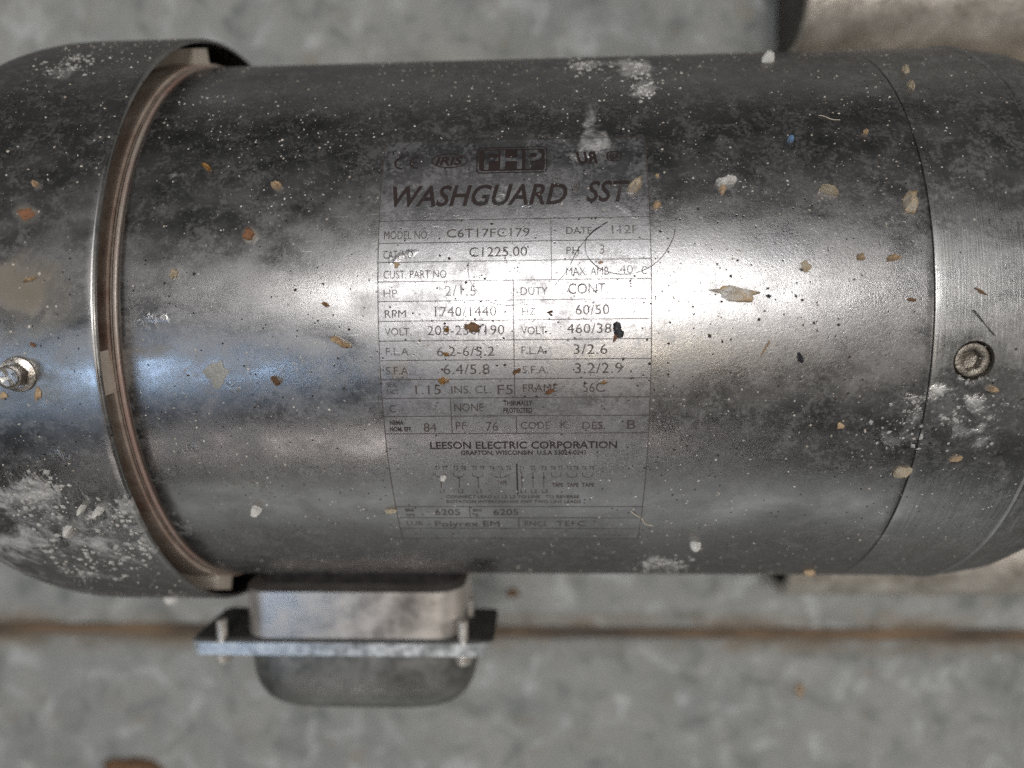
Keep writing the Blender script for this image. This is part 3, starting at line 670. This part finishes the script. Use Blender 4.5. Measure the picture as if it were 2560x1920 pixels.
FK = [
 ('rust_scab', 'round orange rust scab on the upper left of the motor shell', 'rust spot', 537, 507, 24, 28, 0, 'rust', .006),
 ('rust_patch', 'flat jagged dark brown rust patch on the fan cover', 'rust spot', 57, 462, 44, 30, -10, 'rust', .003, RC),
 ('wood_sliver', 'orange wood sliver on the olive stain of the fan cover', 'sliver', 66, 604, 32, 9, 20, 'tan', .006, RC),
 ('seed', 'small golden brown seed between fan cover and plate, above the long brown husk', 'seed', 705, 658, 20, 10, -30, 'amber', .010),
 ('brown_husk', 'long brown husk sliver left of the VOLT row, dark at one end', 'husk', 738, 739, 58, 17, -28, 'tan', .010),
 ('brown_bit', 'dark brown oval bit in the bluish sheen left of the plate', 'dirt bit', 598, 822, 25, 14, -50, 'brown', .010),
 ('leaf_fragment', 'brown leaf fragment lying across the voltage 208-230/190', 'leaf fragment', 1021, 707, 42, 22, -8, 'brown', .005),
 ('orange_bit', 'tiny orange bit lying on the 8 of 208', 'dirt bit', 966, 712, 16, 12, 40, 'amber', .006),
 ('amber_crystal', 'bright amber crystal below the figure 6.4/5.8', 'crystal', 957, 822, 24, 17, 15, 'amber', .012),
 ('amber_crystal', 'small dull amber bit between the 6 and the 2 of 6.2', 'crystal', 964, 765, 16, 9, -15, 'amber', .007),
 ('insect_shell', 'striped red brown insect shell on the word FRAME', 'insect shell', 1186, 845, 22, 11, 22, 'rust', .010),
 ('glassy_husk', 'glassy greenish amber husk over the last letter of SST', 'husk', 1373, 402, 42, 22, 40, 'glassy', .014),
 ('shell_chip', 'white mushroom shaped chip with a tan tail, upper right of the plate', 'chip', 1566, 394, 44, 18, 8, 'white', .012),
 ('tan_crumb', 'tan crumb just under the white mushroom shaped chip', 'crumb', 1560, 410, 16, 26, 0, 'tan', .006),
 ('grooved_husk', 'cream husk with a dark groove, midway between white chip and bracket seam', 'husk', 1787, 413, 42, 17, -20, 'pale', .012),
 ('pale_flake', 'large pale angular flake touching the bracket seam', 'flake', 1967, 437, 30, 58, -18, 'glassy', .010),
 ('orange_crumb', 'deep orange crumb below the grooved husk', 'crumb', 1858, 557, 18, 18, 0, 'tan', .007),
 ('tan_crumb', 'flat tan crumb beside the deep orange crumb', 'crumb', 1929, 558, 30, 14, 10, 'tan', .007),
 ('orange_crumb', 'bright orange crumb right of the brand line near the plate edge', 'crumb', 1419, 443, 18, 18, -40, 'tan', .007),
 ('clear_husk', 'long translucent gold husk in the highlight right of the plate', 'husk', 1590, 634, 108, 34, -8, 'glassy', .010),
 ('tan_blotch', 'round pale tan blotch near the bracket above the highlight', 'blotch', 1740, 574, 24, 26, 0, 'pale', .003),
 ('tan_flake', 'tan flake sitting against the lower bracket seam', 'flake', 1948, 1019, 36, 26, 15, 'pale', .008),
 ('shell_crumb', 'white crumb with an orange centre below the cap screw', 'crumb', 2142, 840, 20, 16, 0, 'tan', .010),
 ('wood_sliver', 'small orange sliver on the bracket below the white residue', 'sliver', 2066, 990, 26, 7, 22, 'tan', .006),
 ('grey_smear_flake', 'grey tongue shaped flake in the bluish sheen beside the fan cover', 'flake', 470, 808, 58, 64, -10, 'grey', .0022),
 ('gold_chip', 'golden chip on the dark upper left of the shell', 'chip', 447, 362, 26, 13, -40, 'amber', .008),
 ('gold_chip', 'round golden chip left of the CE mark', 'chip', 598, 402, 20, 18, 0, 'tan', .009),
 ('tan_crumb', 'tan crumb on the dark upper fan cover', 'crumb', 77, 398, 15, 13, 0, 'tan', .006, RC),
 ('yellow_crumb', 'yellowish round crumb near the sealant ring', 'crumb', 376, 591, 22, 24, 0, 'pale', .006),
 ('tan_flake', 'tan flake just below the fan cover screw', 'flake', 81, 851, 16, 36, -15, 'tan', .004, RC),
 ('tan_flake', 'tan flake at the picture edge left below the screw', 'flake', 8, 855, 22, 18, 0, 'tan', .004, RC),
 ('orange_bit', 'small orange bit above the fan cover screw', 'dirt bit', 72, 745, 15, 8, -45, 'rust', .005, RC),
 ('white_pebble', 'white pebble on the lower left shell above the terminal box', 'pebble', 554, 1098, 24, 22, 0, 'white', .014),
 ('white_pebble', 'white pebble on the fan cover, left one of the pair above the chalky residue', 'pebble', 181, 1096, 20, 16, 10, 'white', .014, RC),
 ('white_pebble', 'white pebble on the fan cover, right one of the pair above the chalky residue', 'pebble', 215, 1101, 24, 20, -20, 'white', .014, RC),
 ('white_pebble', 'long white pebble in the middle of the chalky residue on the fan cover', 'pebble', 150, 1142, 26, 30, 40, 'white', .014, RC),
 ('shell_crumb', 'yellowish white crumb at the rim of the fan cover', 'crumb', 364, 1333, 26, 10, -15, 'white', .010, RC),
 ('brown_twig', 'small brown V shaped twig on the bright bracket', 'twig', 2119, 630, 30, 7, -30, 'brown', .004),
 ('brown_twig', 'tiny dark twig left of the bracket seam in the highlight', 'twig', 1971, 648, 22, 8, -5, 'brown', .005),
 ('dark_curl', 'dark curled bit right of the plate, beside a black speck', 'dirt bit', 1728, 772, 15, 22, 20, 'soot', .008),
 ('straw', 'thin yellow straw right of the plate', 'straw', 1653, 752, 44, 5, 60, 'tan', .005),
 ('tan_smear', 'tan smear low on the right of the shell', 'smear', 1816, 921, 22, 16, -30, 'tan', .003),
 ('pale_sliver', 'upper pale sliver on the dark top of the shell by the bracket', 'sliver', 1954, 154, 8, 22, 20, 'pale', .008),
 ('pale_sliver', 'lower pale sliver on the dark top of the shell by the bracket', 'sliver', 1967, 188, 8, 26, 15, 'pale', .008),
 ('white_pebble', 'white pebble at the top edge of the shell under the base', 'pebble', 1659, 133, 24, 17, 0, 'white', .014),
 ('blue_chip', 'tiny blue paint chip on the dark upper right shell', 'chip', 1708, 301, 11, 13, 30, 'blue', .006),
 ('tan_crumb', 'tan crumb above the start of the bracket seam', 'crumb', 1869, 287, 10, 10, 0, 'tan', .006),
 ('yellow_sliver', 'yellow sliver at the bottom edge of the shell by the bracket', 'sliver', 1749, 1233, 28, 10, 3, 'tan', .008),
 ('pale_lump', 'greenish white lump low on the shell right of the plate', 'lump', 1500, 1174, 24, 18, 0, 'white', .012),
 ('brown_curl', 'brown curl beside the right S.F.A. entry', 'dirt bit', 1117, 801, 22, 10, 25, 'brown', .007),
 ('brown_dash', 'short brown dash of dirt after the letters HZ', 'dirt bit', 1188, 674, 16, 6, 10, 'brown', .006),
 ('amber_crystal', 'glinting amber bit above the 56C figure', 'crystal', 1305, 824, 18, 9, 5, 'amber', .008),
 ('orange_bit', 'orange tail under the black two lobed lump', 'dirt bit', 1328, 731, 9, 18, -10, 'rust', .006),
 ('orange_bit', 'orange scrap above the MAX. AMB. wording', 'dirt bit', 1298, 566, 9, 10, -30, 'tan', .004),
 ('tan_crumb', 'tan crumb beside the right end of the brand line SST', 'crumb', 1420, 380, 9, 9, 0, 'tan', .005),
 ('tan_flake', 'brown triangular flake above CUST. PART NO', 'flake', 857, 572, 14, 17, -25, 'tan', .003),
 ('dark_crumb', 'dark brown bit on the right edge of the white highlight', 'dirt bit', 1660, 640, 10, 9, 0, 'soot', .005),
 ('tan_crumb', 'tan crumb left of the wiring diagram', 'crumb', 957, 1032, 14, 16, -30, 'white', .006),
 ('tan_crumb', 'pale tan smear crumb left of the bearing row', 'crumb', 843, 1102, 26, 9, 5, 'pale', .006),
]
for row in FK: flake(*row)
def lump(name, label, cat, u, v, wd, ht, mat, r=1.0, zs_=.6, seed=1, group='husk flakes and dirt stuck to the motor'):
    x, t = hd(u, v, r); m = frame_at(x, t, r); a = px2r(wd, t, r) / 2; b = px2r(ht, t, r) / 2
    bm = bmesh.new(); bmesh.ops.create_icosphere(bm, subdivisions=3, radius=1)
    for q in bm.verts:
        k = 1 + .38 * mnoise.noise(q.co * 2.1 + Vector((seed, 0, 0))); q.co = m @ Vector((q.co.x * a * k, q.co.y * b * k, q.co.z * min(a, b) * zs_ * k + min(a, b) * zs_ * .5))
    o = bm_obj(name, bm, M[mat], sharp=0); recenter(o, cyl(x, t, r)); return tag(o, label, cat, group)
bm0 = lump('grime_lump', 'shiny black two lobed grime lump beside the figure 460/380', 'grime lump', 1333, 705, 17, 20, 'soot', seed=2)
lump('grime_lump', 'lower black grime ball under the two lobed lump by 460/380', 'grime lump', 1337, 720, 20, 20, 'soot', seed=4)
def fibre(name, label, pts, wd, mat, r=1.0, lift=.002, group=None):
    P = []
    for u, v in pts: x, t = hit(u, v, r); P.append(Vector((x, t)))
    # Catmull-Rom through the points
    Q = []
    for i in range(len(P) - 1):
        p0, p1, p2, p3 = P[max(i - 1, 0)], P[i], P[i + 1], P[min(i + 2, len(P) - 1)]
        for k in range(8):
            s = k / 8; Q.append(.5 * ((2 * p1) + (p2 - p0) * s + (2 * p0 - 5 * p1 + 4 * p2 - p3) * s * s + (3 * p1 - p0 - 3 * p2 + p3) * s**3))
    Q.append(P[-1]); V = []; F = []; m = len(Q)
    for i, p in enumerate(Q):
        d = (Q[min(i + 1, m - 1)] - Q[max(i - 1, 0)]).normalized(); nn = Vector((-d.y, d.x)); h = wd / 2 * (1 if 0 < i < m - 1 else .3)
        lf = r + lift + .002 * math.sin(i * .5)
        V += [cyl(p.x + nn.x * h, p.y + nn.y * h, lf), cyl(p.x, p.y, lf + h), cyl(p.x - nn.x * h, p.y - nn.y * h, lf), cyl(p.x, p.y, lf - h)]
        if i:
            for j in range(4): k = (j + 1) % 4; F.append((4 * i - 4 + j, 4 * i - 4 + k, 4 * i + k, 4 * i + j))
    o = mesh_obj(name, V, F, M[mat]); recenter(o, V[len(V) // 2]); return tag(o, label, 'hair', group)
G = 'hairs and fibres on the motor'
fibre('hair', 'long dark hair looping over the DATE and PH entries of the plate', [zp(4, *p) for p in ((700, 960), (880, 740), (1000, 500), (1140, 310), (1280, 170), (1430, 85), (1360, 130), (1200, 250), (1130, 350), (1135, 520), (1270, 690), (1500, 790), (1750, 800), (2000, 715), (2200, 545), (2330, 330), (2365, 180))], .0019, 'hair', group=G)
fibre('hair', 'fine dark hair curving through the 2/1.5 figure', [zp(3, *p) for p in ((1385, 640), (1395, 830), (1480, 1010), (1700, 1195), (2000, 1235), (2150, 1190))], .0016, 'hair', group=G)
fibre('bristle', 'straight dark bristle on the bracket above the cap screw', [(2433, 775), (2460, 808), (2486, 839)], .0032, 'hair', group=G)
fibre('fibre', 'pale curved fibre at the lower right corner of the plate', [zp(8, *p) for p in ((1750, 1085), (1880, 1180), (1960, 1260), (2065, 1303))], .0026, 'palehair', group=G)
fibre('fibre', 'thin pale fibre on the dark upper right shell', [(2045, 290), (2075, 297), (2100, 303)], .0018, 'palehair', group=G)

# uncountable fine grit and chalk crumbs: real little grains, one object per kind
def grains(name, label, cat, mat, N, sampler, smin, smax, flat=.6, seed=1, power=3.):
    rg = random.Random(seed); V = []; F = []
    base = [(1, 0, 0), (-1, 0, 0), (0, 1, 0), (0, -1, 0), (0, 0, 1), (0, 0, -.3)]
    fc = [(0, 2, 4), (2, 1, 4), (1, 3, 4), (3, 0, 4), (2, 0, 5), (1, 2, 5), (3, 1, 5), (0, 3, 5)]
    for _ in range(N):
        q = sampler(rg)
        if q is None: continue
        x, t, r = q; s = smin + (smax - smin) * rg.random()**power; m = frame_at(x, t, r); k = len(V)
        a = rg.uniform(0, 6.28); e = rg.uniform(.5, 1.0)
        for bx_, by_, bz_ in base:
            jx = 1 + rg.uniform(-.3, .3); X, Y = bx_ * s * jx, by_ * s * e * jx
            V.append(tuple(m @ Vector((X * math.cos(a) - Y * math.sin(a), X * math.sin(a) + Y * math.cos(a), bz_ * s * flat))))
        F += [tuple(k + i for i in f) for f in fc]
    o = mesh_obj(name, V, F, M[mat], smooth=False); return tag(o, label, cat, None, 'stuff')
def on_motor(rg):
    x = rg.uniform(-1.16, 1.37); t = rg.gauss(.15, .62)
    if abs(t) > 1.35: return None
    if mnoise.noise(Vector((x * 2.5, t * 2.5, 3))) < rg.uniform(-.6, .25): return None
    return x, t, 1.0
grains('pale_grit', 'fine pale grit sprinkled all over the motor shell', 'grit', 'grit', 12000, on_motor, .0008, .0046, .7, 11, 5)
def on_mid(rg):
    x = rg.gauss(.15, .55); t = rg.gauss(-.05, .25)
    return (x, t, 1.0) if -1.1 < x < 1.35 else None
grains('dark_grit', 'black and brown specks scattered round the middle of the motor shell', 'grit', 'darkgrit', 900, on_mid, .0013, .0065, .6, 12, 4)
def on_cover(rg):
    x = rg.uniform(-1.62, XC - .01); t = rg.uniform(-1.3, 1.3); return x, t, RC
grains('pale_grit', 'fine pale grit on the fan cover', 'grit', 'grit', 1100, on_cover, .0008, .0055, .7, 13, 4.5)
def blob(list_, r):
    def f(rg):
        u, v, ru, rv, s = rg.choice(list_)
        x, t = hd(u + rg.gauss(0, .45) * ru, v + rg.gauss(0, .45) * rv, r)
        if abs(t) > 1.4 or (r > 1 and (x > XC - .012 or x < -1.58)) : return None
        return x, t, r
    return f
grains('chalk_residue', 'thick crumbly white residue on the lower fan cover', 'residue', 'chalk', 800, blob([p for p in POW if p[0] < 340 and p[1] > 1000], RC), .0018, .0135, .5, 21, 3.5)
grains('chalk_residue', 'white crumbs streaked over the top of the fan cover', 'residue', 'chalk', 120, blob([p for p in POW if p[0] < 340 and p[1] < 300], RC), .002, .010, .5, 22, 2.5)
grains('chalk_residue', 'white crumbs and scale on the bracket below the cap screw', 'residue', 'chalk', 240, blob([p for p in POW if p[0] > 1900 and p[1] < 1000], 1.0), .0015, .0085, .5, 23, 3)
grains('chalk_residue', 'thick white splashes at the top edge of the shell', 'residue', 'white', 300, blob([p for p in POW[:3]], 1.0), .0015, .010, .5, 24, 3)
grains('chalk_residue', 'pale residue along the bottom edge of the shell', 'residue', 'chalk', 180, blob([(1430, 1220, 75, 18, 1)], 1.0), .003, .012, .5, 25, 2.5)

# a rusty clod on the floor at the bottom of the picture
def floor_lump(name, label, u, v, wd, ht, h, mat, seed):
    x, y = floor_at(u, v, ZF); k = K / CF * (CD - ZF)
    bm = bmesh.new(); bmesh.ops.create_icosphere(bm, subdivisions=3, radius=1)
    for q in bm.verts:
        f = 1 + .4 * mnoise.noise(q.co * 1.7 + Vector((seed, 0, 0))); q.co = Vector((x + q.co.x * wd * k / 2 * f, y + q.co.y * ht * k / 2 * f, ZF + h * .25 + q.co.z * h * f))
    o = bm_obj(name, bm, M[mat], sharp=0); recenter(o, (x, y, ZF)); return tag(o, label, 'clod', 'dirt clods on the floor')
floor_lump('dirt_clod', 'dark brown dirt clod on the floor left of the terminal box, at the picture edge', 290, 1665, 150, 70, .05, 'brown', 3)
floor_lump('dirt_clod', 'tan dirt clod on the floor just right of the terminal box', 1727, 1490, 16, 34, .02, 'tan', 5)
floor_lump('dirt_clod', 'small dark dirt clod on the floor between terminal box and shell', 1108, 1280, 26, 20, .02, 'brown', 7)

# ------------------------------------------------------------------ to metres
done = set()
for o in ALL:
    if o.data.name not in done:
        done.add(o.data.name); o.data.transform(Matrix.Scale(S, 4))
